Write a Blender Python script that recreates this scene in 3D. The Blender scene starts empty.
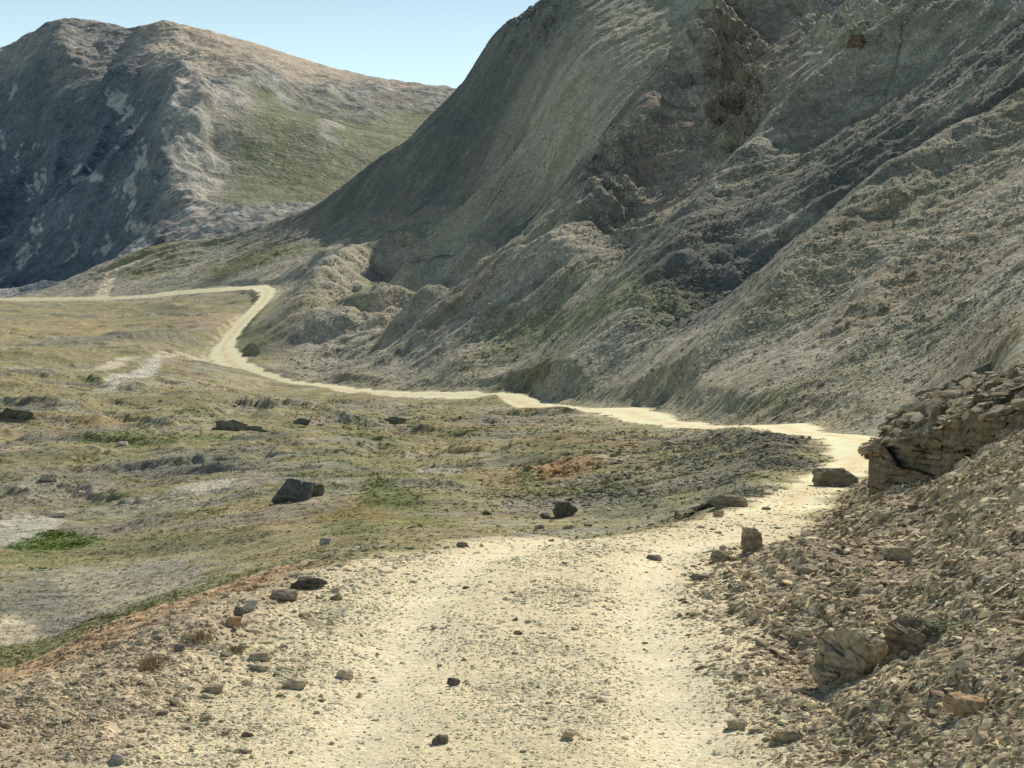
import bpy, bmesh, math, random
import numpy as np
from mathutils import Vector, noise as mnoise, Matrix

rng = np.random.default_rng(7)
random.seed(7)
F = 1500.0          # focal length in pixels of a 1024 wide frame
HV = 340.0          # row of the horizon
sc = bpy.context.scene
COL = sc.collection

# ------------------------------------------------------------------ light
SUN_AZ = math.radians(62)      # from +x (right) towards +y (ahead)
SUN_EL = math.radians(39.5)
world = bpy.data.worlds.new("World"); sc.world = world; world.use_nodes = True
wn = world.node_tree.nodes; wl = world.node_tree.links
bg = wn["Background"]
sky = wn.new("ShaderNodeTexSky"); sky.sky_type = 'NISHITA'; sky.sun_disc = False
sky.sun_elevation = SUN_EL; sky.sun_rotation = math.radians(90) - SUN_AZ
sky.altitude = 3000; sky.air_density = 1.15; sky.dust_density = 1.6; sky.ozone_density = 1.0
geo_ = wn.new("ShaderNodeNewGeometry"); sx_ = wn.new("ShaderNodeSeparateXYZ"); wl.new(geo_.outputs["Incoming"], sx_.inputs[0])
ab_ = wn.new("ShaderNodeMath"); ab_.operation = 'ABSOLUTE'; wl.new(sx_.outputs[2], ab_.inputs[0])
mr_ = wn.new("ShaderNodeMapRange"); wl.new(ab_.outputs[0], mr_.inputs[0]); mr_.inputs[1].default_value = 0; mr_.inputs[2].default_value = .34; mr_.inputs[3].default_value = 1; mr_.inputs[4].default_value = 0
hz_ = wn.new("ShaderNodeVectorMath"); hz_.operation = 'SCALE'; hz_.inputs[0].default_value = (10.8, 14.0, 11.5); wl.new(mr_.outputs[0], hz_.inputs[3])
ad_ = wn.new("ShaderNodeVectorMath"); ad_.operation = 'ADD'; wl.new(sky.outputs[0], ad_.inputs[0]); wl.new(hz_.outputs[0], ad_.inputs[1]); wl.new(ad_.outputs[0], bg.inputs[0]); bg.inputs[1].default_value = 0.08
sd = bpy.data.lights.new("sun", 'SUN'); sd.energy = 5.0; sd.angle = math.radians(0.5); sd.color = (1.0, 0.925, 0.765)
so = bpy.data.objects.new("sun", sd); COL.objects.link(so)
sdir = Vector((math.cos(SUN_AZ)*math.cos(SUN_EL), math.sin(SUN_AZ)*math.cos(SUN_EL), math.sin(SUN_EL)))
so.rotation_euler = sdir.to_track_quat('Z', 'Y').to_euler()
sc.view_settings.view_transform = 'Standard'; sc.view_settings.look = 'None'; sc.view_settings.exposure = 0

cd = bpy.data.cameras.new("camera"); co = bpy.data.objects.new("camera", cd); COL.objects.link(co)
co.location = (0, 0, 0); co.rotation_euler = (math.radians(90), 0, 0)
cd.sensor_width = 36; cd.lens = 36*F/1024; cd.shift_y = -(384-HV)/1024.0
cd.clip_end = 20000; cd.clip_start = 0.1
sc.camera = co

# ------------------------------------------------------------------ noise
_P = rng.permutation(1024).astype(np.int32)
_P = np.concatenate([_P, _P])
_A = rng.random(1024)*2*np.pi
_GX = np.cos(_A).astype(np.float32); _GY = np.sin(_A).astype(np.float32)
def gn(x, y, seed=0):
    x = x + seed*17.31; y = y + seed*9.77
    xi = np.floor(x).astype(np.int64); yi = np.floor(y).astype(np.int64)
    fx = (x-xi).astype(np.float32); fy = (y-yi).astype(np.float32)
    xi &= 1023; yi &= 1023
    u = fx*fx*fx*(fx*(fx*6-15)+10); v = fy*fy*fy*(fy*(fy*6-15)+10)
    x1 = (xi+1) & 1023; y1 = (yi+1) & 1023
    def g(ix, iy, dx, dy):
        h = _P[_P[ix]+iy]
        return _GX[h]*dx+_GY[h]*dy
    a = g(xi, yi, fx, fy); b = g(x1, yi, fx-1, fy); c = g(xi, y1, fx, fy-1); d = g(x1, y1, fx-1, fy-1)
    a += u*(b-a); c += u*(d-c)
    return (a+v*(c-a))*1.5
def fbm(x, y, lam, octv=4, seed=0, gain=0.5):
    r = 0; a = 1.0; t = 0
    for i in range(octv):
        r = r + a*gn(x/lam, y/lam, seed+i); t += a; a *= gain; lam /= 2.03
    return r/t*1.3
def sstep(a, b, x):
    t = np.clip((x-a)/(b-a), 0, 1); return t*t*(3-2*t)

# ------------------------------------------------------------------ interpolation
def pchip(x, Y, xq):
    """monotone cubic along axis 0 of Y"""
    x = np.asarray(x, float); Y = np.asarray(Y, float)
    h = np.diff(x); sh = (len(h),)+(1,)*(Y.ndim-1); hh = h.reshape(sh)
    dl = np.diff(Y, axis=0)/hh
    m = np.zeros_like(Y)
    w1 = (2*hh[1:]+hh[:-1]); w2 = (hh[1:]+2*hh[:-1])
    with np.errstate(divide='ignore', invalid='ignore'):
        mm = (w1+w2)/(w1/dl[:-1]+w2/dl[1:])
    m[1:-1] = np.where(dl[:-1]*dl[1:] > 0, mm, 0)
    m[0] = dl[0]; m[-1] = dl[-1]
    m = np.nan_to_num(m)
    k = np.clip(np.searchsorted(x, xq, side='right')-1, 0, len(h)-1)
    t = ((xq-x[k])/h[k]).reshape((-1,)+(1,)*(Y.ndim-1)); hk = h[k].reshape(t.shape)
    return (Y[k]*(1+2*t)*(1-t)**2+m[k]*hk*t*(1-t)**2+Y[k+1]*t*t*(3-2*t)+m[k+1]*hk*t*t*(t-1))

# ------------------------------------------------------------------ the near and middle terrain, (distance, row) tables
cols = [-250, 0, 100, 200, 300, 400, 460, 512, 600, 700, 800, 900, 1024, 1250]
rows = [
 [(2,1840)]*14,
 [(7,768)]*10+[(6.8,768),(6.3,768),(5.5,768),(4.5,768)],
 [(7.5,742),(8.2,706),(8.7,685),(9,673),(9.5,656),(10,640),(10.3,631),(10.5,626),(10.5,626),(10.5,626),(10,632),(9,625),(8,600),(6.5,600)],
 [(8,715),(9,688),(10,650),(11,612),(12.7,577),(14,557),(14.6,552),(15,549),(15.8,545),(18,533),(14,535),(14,535),(11,510),(8.5,500)],
 [(14,672),(15,664),(17,628),(18,598),(20,567),(22,551),(24,547),(26,545),(27,541),(26,528),(18,511),(19,490),(14,460),(12,400)],
 [(27,620),(27,620),(30,600),(32,572),(36,540),(38,520),(40,515),(42,510),(44,500),(38,497),(30,486),(27,478),(20,400),(18,372)],
 [(50,545),(50,540),(52,532),(55,512),(62,490),(70,475),(73,468),(75,463),(75,455),(62,458),(44,463),(40,455),(30,370),(26,345)],
 [(100,460),(100,455),(105,450),(110,442),(115,438),(125,432),(124,430),(120,428),(108,428),(85,436),(57,444),(52,440),(40,350),(36,320)],
 [(200,385),(200,383),(210,385),(235,385),(285,386),(228,396),(203,400),(178,405),(138,410),(98,425),(70,430),(62,420),(60,325),(50,280)],
 [(330,345),(340,343),(350,342),(350,350),(320,365),(275,375),(230,375),(212,375),(168,380),(118,390),(92,395),(85,370),(82,290),(68,230)],
 [(480,315),(480,320),(480,320),(450,318),(400,325),(335,335),(300,335),(265,335),(200,335),(152,340),(120,345),(110,310),(105,240),(88,175)],
 [(600,306),(640,303.5),(620,302),(580,294),(500,285),(425,295),(385,292),(340,290),(255,285),(195,280),(152,278),(138,245),(128,195),(110,100)],
 [(700,302),(690,300),(670,288),(640,272),(600,248),(510,250),(465,247),(415,245),(315,238),(240,225),(190,213),(168,192),(155,145),(135,30)],
 [(720,301.5),(720,299.5),(720,277),(700,258),(650,232),(570,212),(525,205),(475,198),(370,185),(300,165),(235,152),(205,130),(185,85),(165,-40)],
 [(760,301),(740,299),(760,272),(760,247),(700,213),(640,150),(580,135),(530,130),(430,110),(370,95),(290,85),(250,60),(225,15),(205,-130)],
 [(900,320),(900,315),(900,290),(900,262),(850,235),(700,155),(660,89),(640,28),(520,20),(450,20),(360,15),(310,-5),(280,-60),(255,-230)],
 [(1300,340),(1300,340),(1300,330),(1300,300),(1200,270),(1000,190),(900,115),(900,60),(720,-60),(600,-90),(520,-100),(450,-120),(410,-180),(380,-330)],
 [(1700,355),(1700,355),(1700,350),(1700,330),(1700,310),(1600,260),(1600,220),(1500,160),(1500,60),(1400,20),(1300,0),(1300,-30),(1300,-60),(1300,-100)],
]
NR = [10, 70, 150, 150, 80, 130, 190, 200, 160, 100, 100, 90, 110, 120, 120, 90, 40, 10]
QUAL = 1.0
T = np.array(rows, float)                      # rows, cols, 2
def side_column(j, u_new):                     # carry the outermost profile on, parallel to the track
    f = (cols[j]-512)/(u_new-512.0)
    return np.stack([T[:, j, 0]*f, 340+(T[:, j, 1]-340)/f], 1)[:, None]
T = np.concatenate([side_column(0, -1600), T, side_column(-1, 2700)], 1); cols = [-1600]+cols+[2700]
T[:, :, 0] = np.log(T[:, :, 0])
uq = np.concatenate([np.linspace(-1600, -260, 60), np.linspace(-250, -6, 110), np.arange(0, 1030, 1.0/QUAL*1.0), np.linspace(1036, 1250, 90), np.linspace(1258, 2700, 150)])
sq = np.concatenate([np.linspace(i, i+1, int(n*QUAL), endpoint=False) for i, n in enumerate(NR[:len(rows)-1])]+[[len(rows)-1.0]])
A = pchip(np.arange(len(rows)), T, sq)         # S, cols, 2
A = np.transpose(A, (1, 0, 2))
A = pchip(cols, A, uq)                         # U, S, 2
A = np.transpose(A, (1, 0, 2))
D = np.exp(A[:, :, 0]); V = A[:, :, 1]; U = np.broadcast_to(uq[None, :], D.shape).copy()
X = (U-512)/F*D; Y = D.copy(); Z = (HV-V)/F*D
Z0 = Z.copy(); V0 = V.copy()
PX = np.maximum(D/F, np.gradient(D, axis=0)*.45)                                       # metres per pixel
NS, NU = D.shape
print('terrain grid', NS, NU)

def locate(u, v, dmin=0, dmax=1e9):
    """world point of the first piece of bare terrain seen at this place"""
    j = int(np.argmin(np.abs(uq-u)))
    m = (D[:, j] > dmin) & (D[:, j] < dmax)
    e = np.abs(V0[:, j]-v) + (~m)*1e6
    i = int(np.argmin(e))
    return np.array([X[i, j], Y[i, j], Z0[i, j]])

def seg_dist(x, y, pts):
    """distance to polyline and parameter (0..n-1)"""
    best = np.full(x.shape, 1e9, np.float32); par = np.zeros(x.shape, np.float32)
    side = np.zeros(x.shape, np.float32)
    for k in range(len(pts)-1):
        ax, ay = pts[k][0], pts[k][1]; bx, by = pts[k+1][0], pts[k+1][1]
        dx, dy = bx-ax, by-ay; L = dx*dx+dy*dy+1e-9
        t = np.clip(((x-ax)*dx+(y-ay)*dy)/L, 0, 1)
        ex = x-(ax+t*dx); ey = y-(ay+t*dy)
        d = np.sqrt(ex*ex+ey*ey)
        m = d < best
        best = np.where(m, d, best); par = np.where(m, k+t, par)
        side = np.where(m, (dx*ey-dy*ex)/np.sqrt(L)/(d+1e-4), side)
    return best, par, side

def window(pts, marg):
    xs = [p[0] for p in pts]; ys = [p[1] for p in pts]
    return (X > min(xs)-marg) & (X < max(xs)+marg) & (Y > min(ys)-marg) & (Y < max(ys)+marg)

def ridge(uv, h, w, wl=None, taper=True, rough=0.12, dmin=25):
    """a spur (h>0) or a gully (h<0) along image-located ground points; w right flank, wl left flank width"""
    global Z
    pts = [locate(u, v, dmin) for u, v in uv]
    wl = wl or w
    M = window(pts, 3.2*max(w, wl)); x = X[M]; y = Y[M]
    nx = gn(x/w/1.2, y/w/1.2, 3)*w*rough; ny = gn(x/w/1.2, y/w/1.2, 5)*w*rough
    d, p, s = seg_dist(x+nx, y+ny, pts)
    n = len(pts)-1
    tt = (np.clip(s*1.3, -1, 1)+1)/2; ww = w*(1-tt)+wl*tt
    prof = np.exp(-(d/ww)**1.6)
    if dmin >= 800: prof = prof*sstep(0, 45, V0[M]-np.interp(U[M], mc, sky_v))
    if taper: prof = prof*(0.35+0.65*np.sin(np.pi*np.clip(p/n, 0.03, 0.97))**0.6)
    Z[M] += h*prof

def bump(u, v, h, rx, ry=None, ang=0, p=1.0, dmin=25):
    global Z
    ry = ry or rx
    c = locate(u, v, dmin)
    M = window([c], 3*max(rx, ry)); x = X[M]-c[0]; y = Y[M]-c[1]
    ca, sa = math.cos(math.radians(ang)), math.sin(math.radians(ang))
    a = (x*ca+y*sa)/rx; b = (-x*sa+y*ca)/ry
    q = (a*a+b*b)*(1+0.35*gn(X[M]/rx, Y[M]/rx, 9))
    Z[M] += h*np.exp(-q**p)

# big spurs and gullies of the hillside
# (filled after first look)
ridge([(800,5),(745,60),(700,115),(655,180),(600,250),(560,300)], 22, 26, 12)
ridge([(1000,20),(900,60),(830,115),(750,190),(690,260),(640,330)], 9, 15, 8)
ridge([(1010,85),(900,155),(780,235),(680,315)], -6.5, 8)
ridge([(1022,120),(930,190),(830,270),(750,345)], 5, 9, 5)
ridge([(960,230),(880,300),(800,370)], 2.4, 6, 3.5)
ridge([(530,200),(440,248),(350,285),(280,330)], 7, 18, 10)
ridge([(640,290),(520,322),(440,352),(395,375)], 4, 14, 8)
ridge([(600,60),(560,120),(520,170)], 7, 24, 18, rough=.1)
ridge([(480,110),(430,165),(390,205)], 4, 20, 16, rough=.1)
ridge([(1024,240),(900,330),(840,380)], 1.2, 4, 2.5)
ridge([(870,30),(780,110),(720,190),(640,275)], -5, 8, 11)
bump(728,105, 5, 7, 10); bump(690,80, 3, 5, 6); bump(860,40, 4, 6, 8)
ridge([(380,255),(330,300),(290,350)], 4.5, 9, 7)
ridge([(560,250),(500,290),(450,330)], 5, 11, 7)
bump(470,270, 5, 12, 9); bump(370,320, 5, 9, 9); bump(420,340, 3.5, 8, 8)
ridge([(196,428),(230,424),(290,425),(350,428)], 1.0, 1.0, 7, rough=.8)
ridge([(0,408),(30,412),(60,408)], 1.1, 1.0, 7, rough=.8)
ridge([(100,425),(150,430),(200,436)], .6, .8, 5, rough=.8)
ridge([(330,440),(400,436),(470,440)], .6, .7, 5, rough=.8)
ridge([(120,476),(200,470),(300,468)], .5, .6, 5, rough=.8)
ridge([(480,420),(540,418),(590,412)], .8, 1.0, 6, rough=.8)
ridge([(80,345),(150,342),(215,340)], 1.2, 1.5, 10, rough=.8)
ridge([(20,380),(90,384),(150,395)], .9, 1.2, 8, rough=.8)
ridge([(0,505),(80,500),(170,512)], .4, .5, 4, rough=.8)
bump(430,283, 7, 17, 11); bump(390,300, -4, 10, 8); bump(468,296, -5, 11, 8); bump(330,345, 7, 15, 12)
bump(350,265, 6, 24, 16); bump(300,335, 5, 9, 13); bump(500,215, 6, 18, 12); bump(575,200, 6, 16, 12); bump(520,290, 4, 12, 9)
bump(765,455, .5, 4, 7); bump(150,268, 9, 34, 20); bump(440,383, 1.2, 12, 6); bump(560,392, 1.5, 9, 6)

# hillside masks in world space: foot line of the hill
foot = [(9,20),(13,45),(14,60),(13,95),(10,130),(-5,195),(-17,230),(-50,300),(-60,380),(-80,480),(-110,560),(-250,680),(-500,760)]
fd, fp, fs = seg_dist(X, Y, foot)
hillside = -np.clip(fs*3, -1, 1)*fd                                # >0 to the right of the foot line
HM = sstep(-6, 12, hillside)*sstep(16, 40, D)

def lod(lam):                                     # fade an octave out where the grid cannot hold it
    return sstep(1.3, 3.2, lam/PX)

# fall-line frame of the hillside
ax_, ay_ = 0.96, 0.28
AL = X*ax_+Y*ay_; AC = -X*ay_+Y*ax_
wob = 6*gn(X/40, Y/40, 21)
# relief of every scale
Zpre = Z.copy()
def relief():
    global Z
    far = sstep(25, 60, D)
    for i, lam in enumerate([90, 45, 22, 11, 5.5, 2.8, 1.4, 0.7]):
        a = 0.030*lam**0.92*(1.5 if lam < 6 else 1)
        wt = lod(lam)*far*(0.55+0.6*HM)
        if lam > 4: wt = wt*HM*(.42 if lam > 8 else .6)
        n_ = gn(X/lam, Y/lam, 30+i)
        if lam < 8: n_ = (1+1.3*HM)*np.where(n_ > 0, n_*1.2, n_*.7)
        Z += a*wt*n_
    # knolls and pockets of the foothill, broken rock of the crag belts
    hum = np.exp(-(((U-420)/150)**2+((V0-305)/62)**2)**1.5)*HM
    for i, (lam, a) in enumerate([(34, 3.2), (19, 2.4), (10, 1.4), (5, .7)]):
        n_ = gn(X/lam, Y/lam, 700+i); Z += hum*a*np.where(n_ > 0, np.sqrt(np.abs(n_)), n_*1.2)
    crg = np.exp(-(((U-715)/65)**2+((V0-100)/60)**2)**1.5)+np.exp(-(((U-850)/60)**2+((V0-25)/40)**2)**1.5)+.8*np.exp(-(((U-535)/35)**2+((V0-30)/45)**2)**1.5)+.7*np.exp(-(((U-610)/60)**2+((V0-245)/30)**2)**1.5)
    crg = crg*HM
    for i, (lam, a) in enumerate([(12, 1.7), (6, 1.1), (3, .6), (1.5, .35)]):
        n_ = gn(X/lam, Y/lam, 720+i); Z += crg*a*lod(lam)*(sstep(-.08, .12, n_)-.5+n_)
    # streaks down the hillside
    for i, (lam, a) in enumerate([(26, 1.5), (13, 1.0), (6.5, .85), (3.2, .55), (1.6, .17), (.8, .09)]):
        n_ = gn((AC+wob*.6)/lam, AL/(lam*7), 50+i); Z += a*lod(lam)*HM*(.3+.7*sstep(10, 70, hillside))*((.35-np.abs(n_))*1.3 if i in (1, 2) else n_)
    # meadow hummocks
    md = (1-HM)*far
    h = gn(X/16, Y/14, 61); Z += 0.9*md*np.maximum(h, -0.15)*sstep(30, 70, D)
    h = gn(X/30, Y/34, 62); Z += 1.6*md*np.maximum(h, -0.15)*sstep(60, 140, D)
    h = gn(X/9+.4*gn(X/4, Y/4, 68), Y/8, 67); Z += .5*md*sstep(.0, .45, h)*sstep(40, 80, D)*lod(4)
    h = 1-np.abs(gn(X/6, Y/3.5, 63)); Z += 0.30*md*h*h
    h = 1-np.abs(gn(X/1.9, Y/1.3, 64)); Z += 0.11*md*h*h*lod(1.5)
relief()

# ------------------------------------------------------------------ the road
RP = [(0,-6,-2,2.0),(0,3,-2,2.0),(0,7,-2,2.0),(.1,11,-2,2.0),(.5,13.6,-2.03,1.9),(1.4,16,-2.18,1.6),(2.6,19,-2.48,1.05),(4.15,24,-2.8,.8)]
def rp(u, v, d, w=1.9): RP.append(((u-512)/F*d, d, (HV-v)/F*d, w))
for q in [(802,494,31,.75),(834,477,38,.75),(860,459,45,1.0),(868,443,52,1.6),(838,436,60,1.3),(798,432,67,1.3),(775,425,78,2.1),(740,427,88,1.4),
          (690,426,99,1.5),(645,418,116,2.1),(626,411,131,2.6),(580,410,150,1.7),(530,407,172,2.0),(500,400,195,2.3),(440,397,216,1.9),(380,396,238,2.0),
          (320,389,272,2.1),(285,385,296,2.4),(256,381,306,4.2),(240,372,320,3.9),(228,361,342,3.6),(223,350,365,3.4),(232,336,395,2.7),(250,316,430,2.7),(266,298,480,3.0),
          (262,289,520,3.2),(230,290,570,3.0),(180,295,600,3.0),(130,301,625,3.2),(60,302.5,650,3.4),(0,303,680,3.4),(-80,304,700,3.4),(-260,305,720,3.4)]:
    rp(*q)
RP = np.array(RP)
ts = np.concatenate([[0], np.cumsum(np.sqrt(np.sum(np.diff(RP[:, :2], axis=0)**2, axis=1)))])
tq = np.concatenate([np.linspace(ts[i], ts[i+1], 5, endpoint=False) for i in range(len(ts)-1)]+[[ts[-1]]])
def crom(P):
    out = []
    for i in range(len(P)-1):
        p0 = P[max(i-1, 0)]; p1 = P[i]; p2 = P[i+1]; p3 = P[min(i+2, len(P)-1)]
        for t in np.linspace(0, 1, 5, endpoint=False):
            out.append(0.5*((2*p1)+(-p0+p2)*t+(2*p0-5*p1+4*p2-p3)*t*t+(-p0+3*p1-3*p2+p3)*t**3))
    out.append(P[-1]); return np.array(out)
RP[:, 3] *= np.where(RP[:, 1] > 62, .88, 1.0)
RC = crom(RP)
RD = np.full(D.shape, 99, np.float32); RPAR = np.zeros(D.shape, np.float32); RSIDE = np.zeros(D.shape, np.float32)
for c0 in range(0, len(RC)-1, 10):
    sub = RC[c0:c0+11]
    M = window(sub, 14)
    if not M.any(): continue
    d, p, s = seg_dist(X[M], Y[M], sub)
    m = d < RD[M]
    RD[M] = np.where(m, d, RD[M]); RPAR[M] = np.where(m, p+c0, RPAR[M]); RSIDE[M] = np.where(m, s, RSIDE[M])
k = np.clip(RPAR.astype(int), 0, len(RC)-2); fr = RPAR-k
RZ = RC[k, 2]*(1-fr)+RC[k+1, 2]*fr
RW = RC[k, 3]*(1-fr)+RC[k+1, 3]*fr
edge = RD-RW+0.35*gn(X/1.3, Y/1.3, 71)+0.42*RW*gn(X/5.5, Y/5.5, 72)*sstep(30, 80, D)
mix = 1-sstep(0.0, 1.0, edge/np.where(D < 30, 1.2, np.where(RSIDE < 0, 3.4+1.2*gn(X/9, Y/9, 77), 2.2+7*sstep(280, 300, D)*(1-sstep(370, 400, D)))))
mix = mix*sstep(13, 17, D)+(1-sstep(13, 17, D))*0
keep = np.where(RSIDE < 0, sstep(1, 15, RD), sstep(2, 13, RD))+(1-sstep(50, 80, D)); Z = Zpre+(Z-Zpre)*np.clip(keep, 0, 1)
RZ = RZ+.35*sstep(140, 200, D)+.9*sstep(560, 620, D)
cross = -RSIDE*np.minimum(RD, RW+1)*(.10+.17*sstep(130, 200, D)+.12*sstep(540, 600, D))*sstep(60, 100, D)
Z = Z*(1-mix)+(RZ+cross)*mix
ROAD = 1-sstep(-0.35, 0.25, edge)                # 1 on the road

# ------------------------------------------------------------------ near relief (gravel, ruts)
near = 1-sstep(25, 50, D)
xt = X - np.interp(Y, [0, 7, 11, 14, 18, 24], [0, 0, .1, .5, 1.6, 3.6])
rut = np.exp(-((xt+0.80)/0.30)**2)+np.exp(-((xt-0.83)/0.30)**2)
rut *= 1-sstep(17, 25, D)
bank = sstep(1.0, 1.8, xt)*near
lefts = sstep(-1.5, -2.3, xt)*near
Z -= 0.045*rut
Z += near*0.10*gn(X/2.1, Y/2.1, 80)*sstep(6, 8, D)*(0.3+bank+lefts)
Z += near*(0.028*bank+0.03*lefts+0.012)*gn(X/.6, Y/.6, 81)
for i, (lam, a) in enumerate([(.28, .030), (.14, .016), (.07, .009), (.035, .005)]):
    n_ = gn(X/lam, Y/lam, 84+i)
    Z += near*lod(lam)*a*(0.35+.5*bank+0.8*lefts-0.25*rut)*np.where(n_ > 0, n_, n_*0.6)
# layered ledges on the right bank
st = gn((X*.9+Z*2)/.35, (Y*.5+Z*3)/.9, 95); Z += near*bank*0.03*sstep(-.1, .4, st)*lod(.2)

V = HV-Z/D*F

# ------------------------------------------------------------------ albedo of the ground, with some shade painted in
def c3(r, g, b): return np.array([r, g, b], np.float32)
TANROAD = c3(.70, .61, .41); GRAVEL = c3(.50, .42, .285); SCREE = c3(.37, .35, .275); SCREED = c3(.16, .165, .14)
OLIVE = c3(.30, .275, .145); GREEN = c3(.11, .145, .045); OCHRE = c3(.36, .29, .165); GREY = c3(.32, .31, .25); RUST = c3(.36, .24, .13)
PALE = c3(.42, .39, .30); DARK = c3(.10, .10, .075)
C = np.empty(D.shape+(3,), np.float32); C[:] = OLIVE
def paint(mask, col, a=1.0):
    global C
    m = np.clip(mask*a, 0, 1)[..., None]
    C = C*(1-m)+col*m
far = sstep(25, 45, D)
n1 = fbm(X, Y*1.6, 30, 5, 100, .6); n2 = fbm(X, Y*1.8, 11, 5, 110, .6); n3 = fbm(X, Y*1.5, 5, 5, 120, .65)
paint(sstep(-.1, .25, n1), OCHRE, .8)
paint(sstep(.0, .3, n2), GREY, .85)
paint(sstep(.12, .3, n3), GREEN*1.3, .5)
paint(sstep(.22, .42, fbm(X, Y*1.3, 7, 5, 130, .6)), PALE, .6)
paint(sstep(.25, .4, fbm(X, Y*1.3, 16, 5, 135, .6)), DARK, .5)
# hillside
hs = HM*1.0
grad = sstep(-.15, .2, fbm(AC+wob, AL/3.5, 18, 5, 140, .6))
hill = SCREE*(1-grad[..., None]*.5)+c3(.48, .44, .345)*grad[..., None]*.5
g2 = sstep(.02, .3, fbm(X, Y, 24, 5, 150, .6))[..., None]
hill = hill*(1-.55*g2)+c3(.235, .235, .14)*.55*g2
g3 = sstep(.15, .4, fbm(AC, AL/3, 9, 5, 155, .6))[..., None]
hill = hill*(1-.5*g3)+c3(.27, .215, .15)*.5*g3
m = hs[..., None]; C = C*(1-m)+hill*m
hill_shade = np.exp(-((((U-830)+(V0-200)*1.37)/95)**2))*sstep(600, 640, U)*sstep(360, 320, V0)  # diagonal shadow bands of the hillside, painted into its colour
hill_shade = np.maximum(hill_shade, (1-sstep(560, 620, U+V0*.6))*sstep(260, 200, V0))  # upper-left slope painted dark for the shade on it
hill_shade = np.maximum(hill_shade, .9*np.exp(-(((U-570+(V0-240)*.3)/85)**2+((V0-240)/42)**2)**2))  # shadow mass left of the main spur, also painted
slope_shade = (1-sstep(570, 640, U+V0*.6))*sstep(270, 210, V0)  # upper-left slope again, an even coat of painted shade
paint(HM*np.maximum(hill_shade*sstep(-.55, -.02, n1+.6*n2), .8*slope_shade), c3(.11, .118, .115), .88)
hb = sstep(0, .35, fbm(AC, AL/2, 35, 4, 730, .6)); paint(HM*hb*(1-hill_shade), c3(.40, .35, .27), .45)
brk = sstep(.05, .3, fbm(X, Y, 3.5, 4, 740, .65)); paint(HM*brk*(D < 350), c3(.16, .16, .125), .45)
paint((1-HM)*far*sstep(.12, .34, fbm(X, Y*1.6, 8, 5, 750, .62)), c3(.17, .16, .11), .5)
paint((1-HM)*far*sstep(.12, .3, fbm(X, Y*2.2, 20, 5, 760, .62)), c3(.27, .24, .20), .7)
def blob(u, v, ru, rv, col, a=1.0, ang=0, dmin=20, soft=.5, nz=.5):
    ca, sa = math.cos(math.radians(ang)), math.sin(math.radians(ang))
    j0, j1 = np.searchsorted(uq, [u-2*max(ru, rv), u+2*max(ru, rv)])
    sl = (slice(None), slice(j0, j1))
    du = U[sl]-u; dv = V0[sl]-v
    p = (du*ca+dv*sa)/ru; q = (-du*sa+dv*ca)/rv
    r = np.sqrt(p*p+q*q)+nz*n3[sl]*1.2+nz*.6*gn(X[sl]/PX[sl]/9, V0[sl]/5, 160)
    m = (1-sstep(1-soft, 1+soft*.3, r))*(D[sl] > dmin)*a
    C[sl] = C[sl]*(1-m[..., None])+col*m[..., None]

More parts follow.
